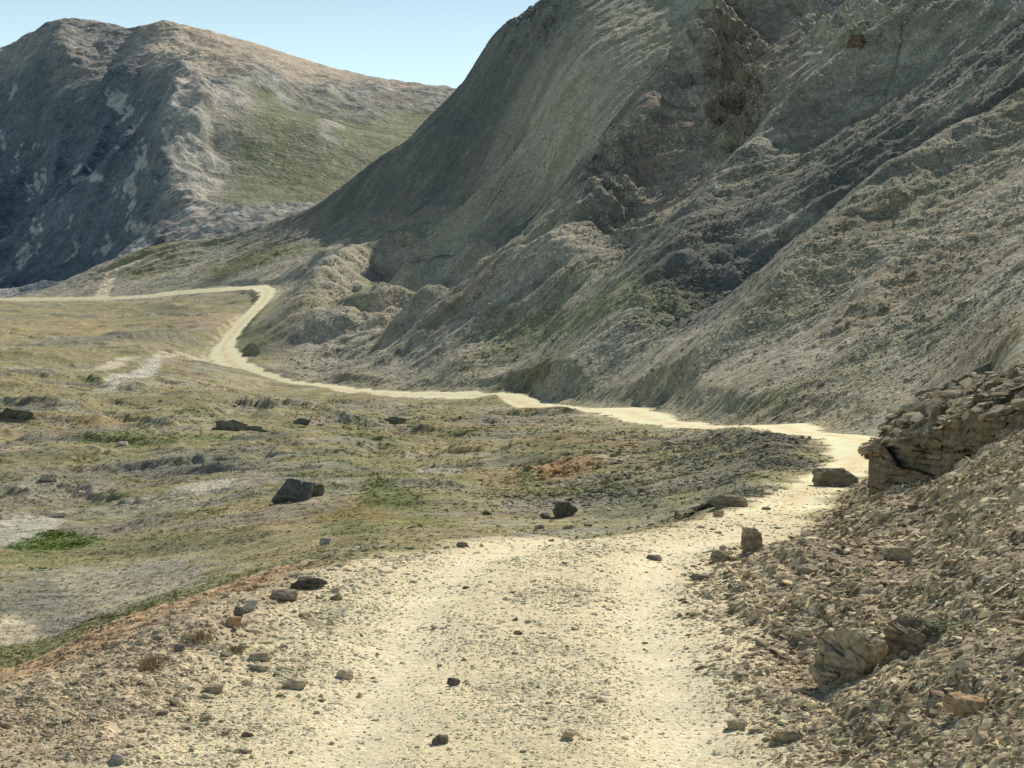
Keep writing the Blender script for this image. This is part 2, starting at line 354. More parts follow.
MUD = c3(.34, .33, .27); MOSS = c3(.13, .19, .045); OR = c3(.40, .25, .13); SHAL = c3(.30, .29, .24)
for b_ in [
 (22,540,46,16,c3(.46,.44,.36),1,-8,20,.3,.15), (60,551,55,9,MOSS,.9,-5), (110,590,130,26,c3(.36,.335,.26),.85,-6), (30,605,60,24,c3(.22,.22,.18),.8,0), (16,632,24,14,c3(.48,.43,.32),1,0,20,.3,.15), (70,625,50,14,c3(.26,.25,.21),.7,0),
 (150,575,60,10,c3(.30,.28,.24),.6,-5), (260,535,90,10,OCHRE,.9,-6), (360,520,60,10,c3(.26,.21,.08),.9,-4), (180,548,120,9,c3(.16,.16,.09),.8,-6), (120,520,90,12,GREY,.8,-3),
 (210,500,45,5,c3(.48,.45,.37),1,-8,20,.4,.2), (255,492,26,6,c3(.33,.29,.24),.8,-20), (60,495,70,8,SHAL,.8,-8), (180,478,110,12,c3(.19,.19,.16),.85,-3), (40,470,60,8,c3(.20,.19,.12),.6,0),
 (370,452,40,7,c3(.14,.18,.07),.9,0), (260,446,80,8,c3(.20,.23,.08),.85,-4), (150,452,80,8,c3(.18,.20,.09),.8,0), (440,482,30,6,c3(.40,.39,.32),.95,-5,20,.4,.2), (395,505,50,14,c3(.15,.18,.06),.8,10), (350,532,40,10,c3(.16,.19,.08),.7,0),
 (560,478,45,10,OR,.85,-4), (500,487,40,9,c3(.36,.28,.16),.7,0), (470,500,50,12,OLIVE,.7,0), (600,450,60,12,c3(.22,.18,.10),.7,-5), (540,455,50,10,c3(.24,.21,.10),.7,-15),
 (620,500,70,22,c3(.17,.18,.12),.7,10), (760,455,55,20,c3(.13,.13,.10),.85,-6), (720,490,60,24,c3(.16,.165,.12),.7,20), (450,428,60,6,c3(.12,.12,.10),.8,-8), (690,445,60,9,c3(.15,.14,.11),.7,0),  # dark patch below the road bend paints in that slope's shade
 (150,362,78,3.6,c3(.56,.50,.38),1,-11,20,.4,.12), (235,268,75,8,c3(.11,.115,.085),.75,-30), (215,353,30,4,c3(.50,.43,.31),1,-20,20,.4,.2), (128,382,46,6,c3(.50,.48,.41),1,-22,20,.4,.2), (200,390,90,6,c3(.40,.36,.25),.7,0), (250,388,60,5,c3(.36,.33,.2),.7,0),  # dark slanting blob is the hill's cast shadow, painted on the far-left ridge
 (215,325,45,9,c3(.42,.33,.22),.7,-10), (60,330,80,10,OCHRE,.7,0), (60,360,80,10,c3(.27,.24,.13),.7,0), (60,400,80,12,c3(.26,.24,.13),.6,0), (180,405,80,6,c3(.20,.19,.09),.6,0),
 (30,418,30,8,c3(.12,.12,.10),.7,0), (150,340,60,7,c3(.18,.18,.15),.7,0), (90,345,60,5,c3(.2,.2,.17),.6,0), (170,312,30,5,c3(.15,.15,.12),.7,0), (120,310,60,4,c3(.25,.24,.14),.6,0),
 (520,385,60,8,c3(.17,.17,.09),.6,-10), (250,352,20,12,c3(.20,.21,.12),.6,0),
 (150,268,50,10,c3(.27,.27,.14),.8,-15), (250,262,60,9,c3(.24,.25,.12),.7,-15), (110,280,6,16,c3(.42,.36,.26),.7,25), (420,225,60,12,c3(.34,.30,.22),.7,-10), (500,213,50,12,c3(.36,.33,.26),.7,-10),
 (730,120,40,40,c3(.18,.14,.11),.6,-40), (620,190,70,26,c3(.19,.15,.13),.6,-35), (760,60,60,50,c3(.22,.18,.14),.5,-45), (940,20,80,16,c3(.36,.33,.29),.8,-12), (1000,8,40,14,c3(.42,.40,.38),.8,0),
 (870,45,14,12,c3(.30,.17,.12),.8,0), (680,200,60,40,c3(.25,.20,.16),.5,-40), (930,300,120,30,c3(.27,.24,.16),.5,-38), (980,350,70,20,c3(.24,.20,.14),.6,-30),
 (440,245,60,20,c3(.29,.29,.20),.6,0), (460,345,60,12,c3(.25,.19,.14),.4,-15), (540,350,80,16,c3(.21,.23,.12),.6,-15), (620,335,80,14,c3(.24,.26,.14),.5,-20)]:
    blob(*b_)

def locf(u, v, dmin):
    j = int(np.argmin(np.abs(uq-u))); i = int(np.argmax((V[:, j] <= v) & (D[:, j] > dmin))); return (X[i, j], Y[i, j])
tr = [locf(u, v, 560) for u, v in [(101,296),(106,288),(108,280),(112,272),(121,267),(136,263),(152,261)]]
td, _, _ = seg_dist(X, Y, tr); paint((1-sstep(2.2, 4, td))*(D > 400), c3(.70, .60, .43), .95)
# near ground
nc = fbm(X, Y, 1.2, 5, 170, .6); nd = fbm(X, Y, .25, 4, 175, .6)
sh = GRAVEL*(1+.12*nd[..., None])
sh = sh*(1-.5*sstep(0, .4, nc)[..., None])+c3(.40, .33, .23)*.5*sstep(0, .4, nc)[..., None]
bk = bank[..., None]; sh = sh*(1-bk)+(c3(.27, .225, .155)*(1+.3*nd[..., None]))*bk
nm = (1-sstep(17, 24, D)+0*D)
dropoff = sstep(2.85, 3.12, np.interp(U, cols, range(len(cols)))*0+np.broadcast_to(sq[:, None], D.shape))
nm = nm*np.clip(1-dropoff*(U < 700), 0, 1)
nm = np.maximum(nm, (RSIDE < 0)*sstep(-.2, .5, edge)*(1-sstep(26, 36, D))*(1-HM))
EDGE = edge; RSD = RSIDE
C = C*(1-nm[..., None])+sh*nm[..., None]
# rust bank beyond the left shoulder
rb = dropoff*(1-sstep(3.95, 4.15, np.broadcast_to(sq[:, None], D.shape)+.25*nc))*(1-sstep(280, 360, U))
paint(rb, c3(.50, .35, .21)*(1+.35*nd[..., None]), .8)
gb = sstep(3.9, 4.1, np.broadcast_to(sq[:, None], D.shape)+.2*nc)*(1-sstep(4.25, 4.5, np.broadcast_to(sq[:, None], D.shape)+.3*nc))*(1-sstep(330, 400, U))
paint(gb, c3(.19, .20, .095), .8)
# road
rc = (TANROAD*(.94 if 1 else 1)*(1+.10*nd[..., None])); rr = rut[..., None]
rc = rc*(1-.7*rr)+c3(.76, .68, .49)*.7*rr
fill = (RSIDE > 0)*sstep(80, 150, D)*(1-sstep(.5, 2.2, edge+.8*n3*2))
C = C*(1-.5*fill[..., None])+TANROAD*.8*.5*fill[..., None]
m = (ROAD*np.where(D < 13, 1-sstep(1.5, 2.6, np.abs(xt)+.4*nc), 1))[..., None]
C = C*(1-m)+rc*m
NEARISH = (D < 24)
rutf = ROAD*(D > 24)*(.16*np.exp(-(RD/(.28*RW+.1))**2)+.12*sstep(.75, 1.05, RD/RW)+.12*sstep(0, .35, n3))
C = C*(1+.30*(ROAD*(D > 24))[..., None])
C = C*(1-rutf[..., None]*np.array([.9, 1.0, 1.15]))
C = C*np.where(NEARISH, 1.14, 1.12)[..., None]
C = np.clip(C, 0.02, .82)

hillside_s = hillside; ROADM = ROAD; AC_ = AC; AL_ = AL
clump_m = sstep(-.2, .3, fbm(X, Y, 6, 4, 420, .6)); clump_m2 = fbm(X, Y, 9, 5, 430, .65)
# ------------------------------------------------------------------ materials
def newmat(name):
    m = bpy.data.materials.new(name); m.use_nodes = True
    nt = m.node_tree; b = nt.nodes["Principled BSDF"]
    b.inputs["Roughness"].default_value = .95
    b.inputs["Specular IOR Level"].default_value = .15
    return m, nt, b
def N(nt, t, **kw):
    n = nt.nodes.new(t)
    for k_, v_ in kw.items(): setattr(n, k_, v_)
    return n
def noise_node(nt, co_, scale, detail=4, rough=.6):
    n = N(nt, "ShaderNodeTexNoise"); n.inputs["Scale"].default_value = scale
    n.inputs["Detail"].default_value = detail; n.inputs["Roughness"].default_value = rough
    nt.links.new(co_, n.inputs["Vector"]); return n.outputs["Fac"]
def mmath(nt, op, a, b=None):
    n = N(nt, "ShaderNodeMath", operation=op)
    for i, s in enumerate((a, b)):
        if s is None: continue
        if isinstance(s, (int, float)): n.inputs[i].default_value = s
        else: nt.links.new(s, n.inputs[i])
    return n.outputs[0]
def mr(nt, v, a, b, c, d):
    n = N(nt, "ShaderNodeMapRange"); nt.links.new(v, n.inputs[0])
    for i, s in enumerate((a, b, c, d)): n.inputs[i+1].default_value = s
    return n.outputs[0]
def scale_color(nt, col, fac):
    n = N(nt, "ShaderNodeVectorMath", operation='SCALE'); nt.links.new(col, n.inputs[0]); nt.links.new(fac, n.inputs[3]); return n.outputs[0]

def ground_material(name, scales, bumps, contrast=.5):
    m, nt, b = newmat(name)
    at = N(nt, "ShaderNodeAttribute", attribute_name="col")
    pos = N(nt, "ShaderNodeNewGeometry").outputs["Position"]
    f = None
    for s, w in scales:
        q = mr(nt, noise_node(nt, pos, s), .3, .7, 1-w, 1+w)
        f = q if f is None else mmath(nt, 'MULTIPLY', f, q)
    nt.links.new(scale_color(nt, at.outputs["Color"], f), b.inputs["Base Color"])
    nrm = None
    for s, dist in bumps:
        bn = N(nt, "ShaderNodeBump"); bn.inputs["Strength"].default_value = 1; bn.inputs["Distance"].default_value = dist
        nt.links.new(noise_node(nt, pos, s, 5, .65), bn.inputs["Height"])
        if nrm is not None: nt.links.new(nrm, bn.inputs["Normal"])
        nrm = bn.outputs[0]
    nt.links.new(nrm, b.inputs["Normal"])
    return m
mat_near = ground_material("gravelly_ground", [(40, .35), (7, .15)], [(30, .012), (90, .005)])
mat_mid = ground_material("turf_and_stone", [(9, .3), (1.6, .28), (.5, .15)], [(7, .07), (1.8, .2)])
mat_hill = ground_material("scree_ground", [(4.5, .4), (1.1, .28), (.3, .18)], [(3.5, .14), (.9, .5)])
mat_road = ground_material("gravel_track", [(30, .25), (2, .1)], [(25, .012), (90, .005)])
mat_hill_ = 0
mat_far = ground_material("mountain_rock", [(.16, .3), (.04, .25), (.012, .15)], [(.12, 2.2), (.03, 6)])

# ------------------------------------------------------------------ grid to mesh objects
def face_grid(ns, nu):
    i = np.arange(ns*nu).reshape(ns, nu)
    return np.stack([i[:-1, :-1], i[:-1, 1:], i[1:, 1:], i[1:, :-1]], -1).reshape(-1, 4)
def grid_normals(P):
    du = np.gradient(P, axis=1); dv = np.gradient(P, axis=0)
    n = np.cross(du, dv); n /= np.linalg.norm(n, axis=-1, keepdims=True)+1e-12
    n[n[..., 2] < 0] *= -1
    return n
def mesh_from(name, P, Nn, Cc, faces, mat):
    used, inv = np.unique(faces, return_inverse=True); inv = inv.reshape(faces.shape)
    me = bpy.data.meshes.new(name)
    me.vertices.add(len(used)); me.vertices.foreach_set("co", P[used].astype(np.float32).ravel())
    nf = len(faces)
    me.loops.add(nf*4); me.loops.foreach_set("vertex_index", inv.astype(np.int32).ravel())
    me.polygons.add(nf); me.polygons.foreach_set("loop_start", (np.arange(nf)*4).astype(np.int32))
    me.polygons.foreach_set("use_smooth", np.ones(nf, bool))
    me.update(calc_edges=True)
    a = me.attributes.new("col", 'FLOAT_COLOR', 'POINT')
    cc = np.concatenate([Cc[used], np.ones((len(used), 1))], 1).astype(np.float32)
    a.data.foreach_set("color", cc.ravel())
    me.normals_split_custom_set_from_vertices(Nn[used].astype(np.float32))
    me.materials.append(mat)
    o = bpy.data.objects.new(name, me); COL.objects.link(o)
    return o
P = np.stack([X, Y, Z], -1)
NRM = grid_normals(P)
fg = face_grid(NS, NU)
def fm(a): return (a[:-1, :-1]+a[1:, 1:]).ravel()/2
fr_, fh, fD, fs_ = fm(ROAD*np.where(D < 13, (np.abs(xt) < 2.0), 1)), fm(HM), fm(D), fm(np.broadcast_to(sq[:, None], D.shape).copy())
reg = np.where(fr_ > .5, 0, np.where((fs_ < 3.4) | ((fm(U) > 760) & (fD < 30)), 1, np.where(fh > .5, 3, 2)))
Pf = P.reshape(-1, 3); Nf = NRM.reshape(-1, 3); Cf = C.reshape(-1, 3)
def struct(o): o["kind"] = "structure"; return o
road_near = (reg == 0) & (fD < 30)
struct(mesh_from("gravel_road", Pf, Nf, Cf, fg[reg == 0], mat_road))
struct(mesh_from("roadside_ground", Pf, Nf, Cf, fg[reg == 1], mat_near))
struct(mesh_from("meadow_ground", Pf, Nf, Cf, fg[reg == 2], mat_mid))
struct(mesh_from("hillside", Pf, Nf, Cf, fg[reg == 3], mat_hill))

# ------------------------------------------------------------------ far mountain
MU = np.linspace(-350, 720, 640)
mc = [-350, -100, 0, 60, 100, 130, 165, 250, 300, 350, 400, 460, 560, 720]
sky_v = [120, 85, 48, 17, 21, 28, 20, 41, 58, 72, 81, 88, 110, 160]
MR = []
SKYFADE = True
for f_, dd in [(1.25, 900), (1.0, 1250), (.86, 1450), (.65, 1700), (.42, 2050), (.2, 2500), (.07, 2950), (0, 3300), (.08, 3900), (.6, 5200)]:
    MR.append([(dd, s*(1-f_)+330*f_) for s in sky_v])
TM = np.array(MR, float)
for ci_, mu_ in enumerate(mc):
    g_ = np.interp(mu_, [-350, 0, 60, 110, 170, 250], [1.75, 1.6, 1.48, 1.36, 1.2, 1.1])
    for ri_ in range(10):
        TM[ri_, ci_, 0] *= 1+(g_-1)*[.3, .6, .9, 1, 1, .75, .55, .42, .35, .3][ri_]
TM[..., 0] = np.log(TM[..., 0])
msq = np.concatenate([np.linspace(i, i+1, n, endpoint=False) for i, n in enumerate([10, 60, 90, 110, 110, 110, 80, 40, 10])]+[[9.0]])
B = pchip(np.arange(10), TM, msq); B = pchip(mc, np.transpose(B, (1, 0, 2)), MU); B = np.transpose(B, (1, 0, 2))
D2 = np.exp(B[..., 0]); V2 = B[..., 1]; U2 = np.broadcast_to(MU[None], D2.shape)
X, Y, Z, D, V0, U, uq_save = (U2-512)/F*D2, D2, (HV-V2)/F*D2, D2, V2, U2.copy(), uq
near_grid = dict(P=P, N=NRM, C=C)
uq = MU; Z0 = Z.copy()
ridge([(165,40),(140,65),(118,95),(70,140),(20,190)], 75, 120, 80, dmin=800)
ridge([(225,60),(205,90),(195,115),(180,160),(165,215),(145,260)], 70, 200, 90, dmin=800, rough=.5)
ridge([(205,118),(190,150),(172,180)], 35, 60, 30, dmin=800, rough=.6)
ridge([(60,18),(62,50),(40,90),(5,150)], 70, 110, 70, dmin=800)
ridge([(125,45),(95,100),(50,150),(20,230)], -60, 70, dmin=800)
for a_, b_ in (((150,130),(90,240)), ((175,150),(130,260)), ((110,130),(50,230)), ((60,150),(20,250))):
    ridge([a_, ((a_[0]+b_[0])/2+6, (a_[1]+b_[1])/2), b_], 28, 30, 20, dmin=800)
bump(250,150, 40, 160, 120, dmin=800); bump(330,150, 25, 120, 120, dmin=800)
wobm = 12*gn(X/60, Y/60, 300)+18*gn(X/160, Y/160, 301)
GRASS = sstep(0, 25, (U-265)+(V0-60)*.62+wobm*1.5)*(1-sstep(205, 220, V0+wobm*.5))*sstep(95, 125, V0+wobm)
ROCK = np.clip(1-.85*GRASS-.7*(1-sstep(60, 110, V0+wobm))*sstep(200, 240, U), 0, 1)
PXm = D/F
for i, (lam, a) in enumerate([(420, 26), (210, 20), (105, 12), (52, 7), (26, 3.6), (13, 1.9), (7, 1.0)]):
    n_ = gn(X/lam, Y/lam/1.1, 200+i)
    Z += a*sstep(1.3, 3, lam/PXm)*((.6-np.abs(n_)) if i in (1, 2, 3) else n_)*(.14+.86*ROCK if i > 0 else 1)
n = fbm(X, Y, 300, 6, 220, .6); n2_ = fbm(X, Y, 90, 5, 226, .6)
C2 = np.empty(D.shape+(3,), np.float32); C2[:] = c3(.31, .30, .275)
def p2(mask, col, a=1):
    global C2
    m_ = np.clip(mask*a, 0, 1)[..., None]; C2 = C2*(1-m_)+col*m_
p2(sstep(0, .3, n), c3(.22, .225, .22), .6)
p2(GRASS, c3(.20, .215, .125), .9)
p2(sstep(.15, .35, n2_), c3(.28, .25, .2), .5)
p2(ROCK*sstep(.2, .3, fbm(X, Y, 60, 5, 240, .65)), c3(.42, .42, .40), .8)
p2((1-sstep(60, 105, V0+wobm))*sstep(110, 200, U), c3(.56, .46, .36), .85)  # mountain tops painted lighter and warmer, as if sunlit
p2((1-sstep(130, 210, U))*sstep(60, 110, V0+wobm), c3(.11, .14, .17), .85)  # bluish shade of the left face, painted into the rock colour
p2(ROCK*sstep(.22, .27, fbm(X*.8+Z*.6, Z*.35+Y*.2, 70, 5, 245, .65))*(1-sstep(180, 230, U))*sstep(80, 120, V0), c3(.5, .48, .44), .75)
p2(np.exp(-(((U-330)/14)**2+((V0-158)/13)**2)**2+0*n)*sstep(-.35, .1, n2_), c3(.40, .38, .33), .9)
p2(sstep(270, 300, U)*(1-sstep(372, 385, U))*np.exp(-((V0-100-wobm*.6)/18)**2)*sstep(-.25, .25, n2_), c3(.33, .31, .28), .6)
p2(np.exp(-((V0-146+(U-380)*.05)/1.6)**2)*sstep(345, 360, U), c3(.33, .31, .22), .7)
p2(sstep(150, 200, U)*(1-sstep(225, 262, U+.3*V0-45+wobm*.5))*sstep(80, 100, V0), c3(.46, .42, .37), .7)
vm = (HV-Z/D*F).min(0); kk = np.exp(-(np.arange(-14, 15)/7.0)**2); kk /= kk.sum()
vm = np.convolve(np.pad(vm, 14, mode='edge'), kk, 'valid'); tg = np.interp(uq, mc, sky_v); tg = np.convolve(np.pad(tg, 8, mode='edge'), np.ones(17)/17, 'valid')
Z = Z*((HV-tg)/(HV-vm))[None]
P2 = np.stack([X, Y, Z], -1)
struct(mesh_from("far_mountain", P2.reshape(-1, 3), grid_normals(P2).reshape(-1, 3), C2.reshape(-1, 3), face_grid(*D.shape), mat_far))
# MARKER_ST
uq = uq_save
# ------------------------------------------------------------------ stones, boulders, plants
P = near_grid["P"]; C = near_grid["C"]; NRM = near_grid["N"]
X, Y, Z = P[..., 0], P[..., 1], P[..., 2]; D = Y
V = HV-Z/D*F
U = 512+X/D*F
VIS = V < np.minimum.accumulate(np.vstack([np.full((1, NU), 1e5), V[:-1]]), axis=0)+.02
def hit(u, v, dmin=5):
    j = int(np.argmin(np.abs(uq-u)))
    ok = (V[:, j] <= v) & (D[:, j] > dmin)
    i = int(np.argmax(ok))
    return P[i, j].copy(), (i, j)
def ground_at(x, y):
    """height of the terrain at a world place"""
    u = 512+x/y*F; j = int(np.argmin(np.abs(uq-u)))
    i = int(np.clip(np.searchsorted(D[:, j], y), 0, NS-1))
    return Z[i, j], (i, j)

def stone_material(name, instancer=True, col=(.4, .35, .25), bscale=18, bdist=.02, strata=False):
    m, nt, b = newmat(name)
    tc = N(nt, "ShaderNodeTexCoord").outputs["Object"]
    oi = N(nt, "ShaderNodeObjectInfo").outputs["Random"]
    if instancer:
        at = N(nt, "ShaderNodeAttribute", attribute_name="col", attribute_type='INSTANCER').outputs["Color"]
    else:
        rgb = N(nt, "ShaderNodeRGB"); rgb.outputs[0].default_value = (*col, 1); at = rgb.outputs[0]
    src = N(nt, "ShaderNodeNewGeometry").outputs["Position"]
    f = mr(nt, noise_node(nt, src, bscale), .3, .7, .62, 1.32)
    f = mmath(nt, 'MULTIPLY', f, mr(nt, noise_node(nt, src, bscale/5), .3, .7, .8, 1.2))
    f = mmath(nt, 'MULTIPLY', f, mr(nt, oi, 0, 1, .78, 1.25))
    colr = scale_color(nt, at, f)
    if strata:
        mp = N(nt, "ShaderNodeMapping"); mp.inputs["Scale"].default_value = (1.2, 1.2, 14); mp.inputs["Rotation"].default_value = (.25, .12, 0)
        nt.links.new(src, mp.inputs[0])
        band = mr(nt, noise_node(nt, mp.outputs[0], 1.6, 5, .6), .38, .64, .72, 1.15)
        colr = scale_color(nt, colr, band)
        mp2 = mp
    nt.links.new(colr, b.inputs["Base Color"])
    bn = N(nt, "ShaderNodeBump"); bn.inputs["Distance"].default_value = bdist; bn.inputs["Strength"].default_value = 1
    nt.links.new(noise_node(nt, src, bscale*1.3, 6, .7), bn.inputs["Height"]); nt.links.new(bn.outputs[0], b.inputs["Normal"])
    return m
mat_inst = stone_material("loose_stone")
def hull_bm(n, flat, seed, jag=.25):
    r = random.Random(seed); bm = bmesh.new()
    for _ in range(n):
        v = Vector((r.gauss(0, 1), r.gauss(0, 1), r.gauss(0, 1))).normalized()
        v *= r.uniform(1-jag, 1)
        bm.verts.new((v.x, v.y*r.uniform(.7, 1), v.z*flat))
    res = bmesh.ops.convex_hull(bm, input=bm.verts[:])
    bmesh.ops.delete(bm, geom=list({g for g in list(res["geom_interior"])+list(res["geom_unused"]) if isinstance(g, bmesh.types.BMVert)}), context='VERTS')
    bm.normal_update()
    return bm
def me_from_bm(name, bm, mat, smooth=False):
    me = bpy.data.meshes.new(name); bm.to_mesh(me); bm.free(); me.materials.append(mat)
    if smooth: me.polygons.foreach_set("use_smooth", [True]*len(me.polygons))
    return me
protos = bpy.data.collections.new("stone_shapes")
for i in range(12):
    bm = hull_bm(16+i, [.75, .5, .35, .6][i % 4], 40+i)
    me = me_from_bm("stone_shape", bm, mat_inst)
    protos.objects.link(bpy.data.objects.new("stone_shape", me))

def scatter(name, label, cat, pts, scl, rot, col, coll=None, nshape=12):
    n = len(pts)
    me = bpy.data.meshes.new(name); me.vertices.add(n); me.vertices.foreach_set("co", pts.astype(np.float32).ravel())
    a = me.attributes.new("scl", 'FLOAT_VECTOR', 'POINT'); a.data.foreach_set("vector", scl.astype(np.float32).ravel())
    a = me.attributes.new("rot", 'FLOAT_VECTOR', 'POINT'); a.data.foreach_set("vector", rot.astype(np.float32).ravel())
    a = me.attributes.new("col", 'FLOAT_COLOR', 'POINT'); a.data.foreach_set("color", np.concatenate([col, np.ones((n, 1))], 1).astype(np.float32).ravel())
    a = me.attributes.new("idx", 'INT', 'POINT'); a.data.foreach_set("value", rng.integers(0, nshape, n).astype(np.int32))
    o = bpy.data.objects.new(name, me); COL.objects.link(o)
    ng = bpy.data.node_groups.new(name, 'GeometryNodeTree')
    ng.interface.new_socket("Geometry", in_out='INPUT', socket_type='NodeSocketGeometry')
    ng.interface.new_socket("Geometry", in_out='OUTPUT', socket_type='NodeSocketGeometry')
    gi = ng.nodes.new("NodeGroupInput"); go = ng.nodes.new("NodeGroupOutput")
    ip = ng.nodes.new("GeometryNodeInstanceOnPoints"); ci = ng.nodes.new("GeometryNodeCollectionInfo")
    ci.inputs["Collection"].default_value = coll or protos; ci.inputs["Separate Children"].default_value = True; ci.inputs["Reset Children"].default_value = True
    ip.inputs["Pick Instance"].default_value = True
    def attr(nm, dt):
        q = ng.nodes.new("GeometryNodeInputNamedAttribute"); q.data_type = dt; q.inputs["Name"].default_value = nm; return q.outputs[0]
    L = ng.links
    L.new(gi.outputs[0], ip.inputs["Points"]); L.new(ci.outputs[0], ip.inputs["Instance"])
    L.new(attr("idx", 'INT'), ip.inputs["Instance Index"]); L.new(attr("scl", 'FLOAT_VECTOR'), ip.inputs["Scale"])
    e2r = ng.nodes.new("FunctionNodeEulerToRotation"); L.new(attr("rot", 'FLOAT_VECTOR'), e2r.inputs[0]); L.new(e2r.outputs[0], ip.inputs["Rotation"])
    L.new(ip.outputs[0], go.inputs[0])
    md = o.modifiers.new("scatter", 'NODES'); md.node_group = ng
    o["kind"] = "stuff"; o["label"] = label; o["category"] = cat
    return o

dV = np.zeros_like(V); dV[:-1] = np.clip(V[:-1]-V[1:], 0.02, 8)
dU = np.gradient(uq)[None, :]
CELL = dV*dU*(U > -240)*(U < 1240)*((U < 0) | (U > 1024))*.5 + dV*dU*((U >= 0) & (U <= 1024))
CELL = CELL*(V > -120)
S_ = np.broadcast_to(sq[:, None], D.shape)
XT = X - np.interp(Y, [0, 7, 11, 14, 18, 24], [0, 0, .1, .5, 1.6, 3.6])
NEARG = ((S_ < 3.0) | ((RSD < 0) & (EDGE > -.3) & (D < 32) & (HM < .3))) & (D > 5)
BANK = np.where(D < 15, sstep(1.0, 1.7, XT), (RSD < 0)*sstep(-.3, .5, EDGE))*NEARG
def place(n, dens, med, sig, maxpx, maxm, flat=(.5, 1.0), tint=(.8, 1.25), sink=.15, tilt=.35, absmin=0.008, base=None, cap=(.80, .71, .52)):
    w = (CELL*dens).ravel(); w = w/w.sum()
    idx = rng.choice(w.size, n, p=w)
    i, j = np.unravel_index(idx, D.shape)
    i2 = np.clip(i+1, 0, NS-1); j2 = np.clip(j+1, 0, NU-1)
    t = rng.random(n)[:, None]; q = rng.random(n)[:, None]
    pt = P[i, j]*(1-t)*(1-q)+P[i2, j]*t*(1-q)+P[i, j2]*(1-t)*q+P[i2, j2]*t*q
    px = np.minimum(med*np.exp(sig*rng.standard_normal(n)), maxpx)
    size = np.clip(px*pt[:, 1]/F, absmin, maxm)/2
    sc_ = np.stack([size*rng.uniform(.85, 1.35, n), size*rng.uniform(.7, 1.1, n), size*rng.uniform(flat[0], flat[1], n)], 1)
    nrm = NRM[i, j]
    rot = np.stack([-nrm[:, 1]*.8+rng.normal(0, tilt, n), nrm[:, 0]*.8+rng.normal(0, tilt, n), np.zeros(n)], 1)
    rot[:, 2] = rng.uniform(0, 6.28, n)*0+rng.normal(0, .9, n)
    pt = pt.copy(); pt[:, 2] -= size*sink
    tn = rng.uniform(tint[0], tint[1], n)[:, None]
    col = np.minimum((C[i, j] if base is None else np.array(base))*tn, np.array(cap))*(1+rng.normal(0, .022, (n, 3)))
    return pt, sc_, rot, np.clip(col, .02, .75)
rutm = np.exp(-((XT+0.80)/0.30)**2)+np.exp(-((XT-0.83)/0.30)**2)
clump = sstep(-.25, .35, fbm(X, Y, 1.3, 4, 400, .6))
roadnear = np.maximum(NEARG, ROADM*(D < 34))*(1-.7*sstep(16, 30, D))*(1-BANK)*sstep(-1.9, -1.3, XT)
dust = 1-.75*rutm*(D < 20)
args = place(48000, roadnear*dust*(.5+clump), 3.4, .42, 12, .09, tint=(.85, 1.4))
scatter("road_gravel", "loose pale gravel strewn over the near track", "gravel", *args)
args = place(26000, (NEARG+.45*(S_ < 3.75)*(S_ >= 3.0)*(U < 480))*(XT < -1.3)*(.3+clump), 4.2, .5, 18, .14, tint=(.7, 1.25))
scatter("shoulder_gravel", "tan gravel covering the left road shoulder", "gravel", *args)
args = place(82000, BANK*(.4+clump), 4.1, .6, 30, .17, flat=(.2, .55), base=(.56, .455, .30), tint=(.4, 1.5), tilt=.33, sink=0)
scatter("bank_rubble", "flaky brown rubble covering the bank right of the track", "rubble", *args)
CELL_, CELL = CELL, dV*dU*(U >= 1150)*(U < 2300)
args = place(26000, NEARG*(D > 2.5)*(.4+clump), 9.0, .6, 40, .17, flat=(.2, .55), base=(.56, .455, .30), tint=(.4, 1.5), tilt=.33, sink=0)
scatter("bank_rubble", "flaky brown rubble on the upper part of the bank", "rubble", *args)
CELL = CELL_
hmask = sstep(-6, 12, hillside_s)*(D > 30)*(1-ROADM)
hcl = sstep(-.2, .35, fbm(AC_/1.0, AL_/3, 14, 4, 410, .6))
args = place(120000, hmask*(.2+hcl)*(.3+.7*(1-sstep(100, 500, D))), 2.2, .5, 9, .9, tint=(.6, 1.55), sink=.1, flat=(.6, 1.1))
scatter("scree", "grey green scree stones covering the hillside", "scree", *args)
rub = np.exp(-(((U-760)/75)**2+((V-470)/38)**2))*1.6+np.exp(-(((U-660)/110)**2+((V-480)/45)**2))+.5*np.exp(-(((U-560)/100)**2+((V-510)/30)**2))+.5*np.exp(-(((U-520)/150)**2+((V-425)/14)**2))
args = place(18000, (~NEARG)*(D < 170)*(1-ROADM)*(1-hmask)*np.clip(rub, 0, 1.5)*(.2+hcl*0+clump_m), 3.2, .55, 13, .8, tint=(.6, 1.35))
scatter("slope_rubble", "dark broken stones on the slope below the road bend", "rubble", *args)
args = place(14000, (~NEARG)*(D < 600)*(1-ROADM)*(1-hmask)*sstep(.0, .4, clump_m2), 2.0, .5, 7, .8, tint=(.6, 1.6), sink=.3)
scatter("meadow_stones", "small stones strewn over the alpine meadow", "stones", *args)

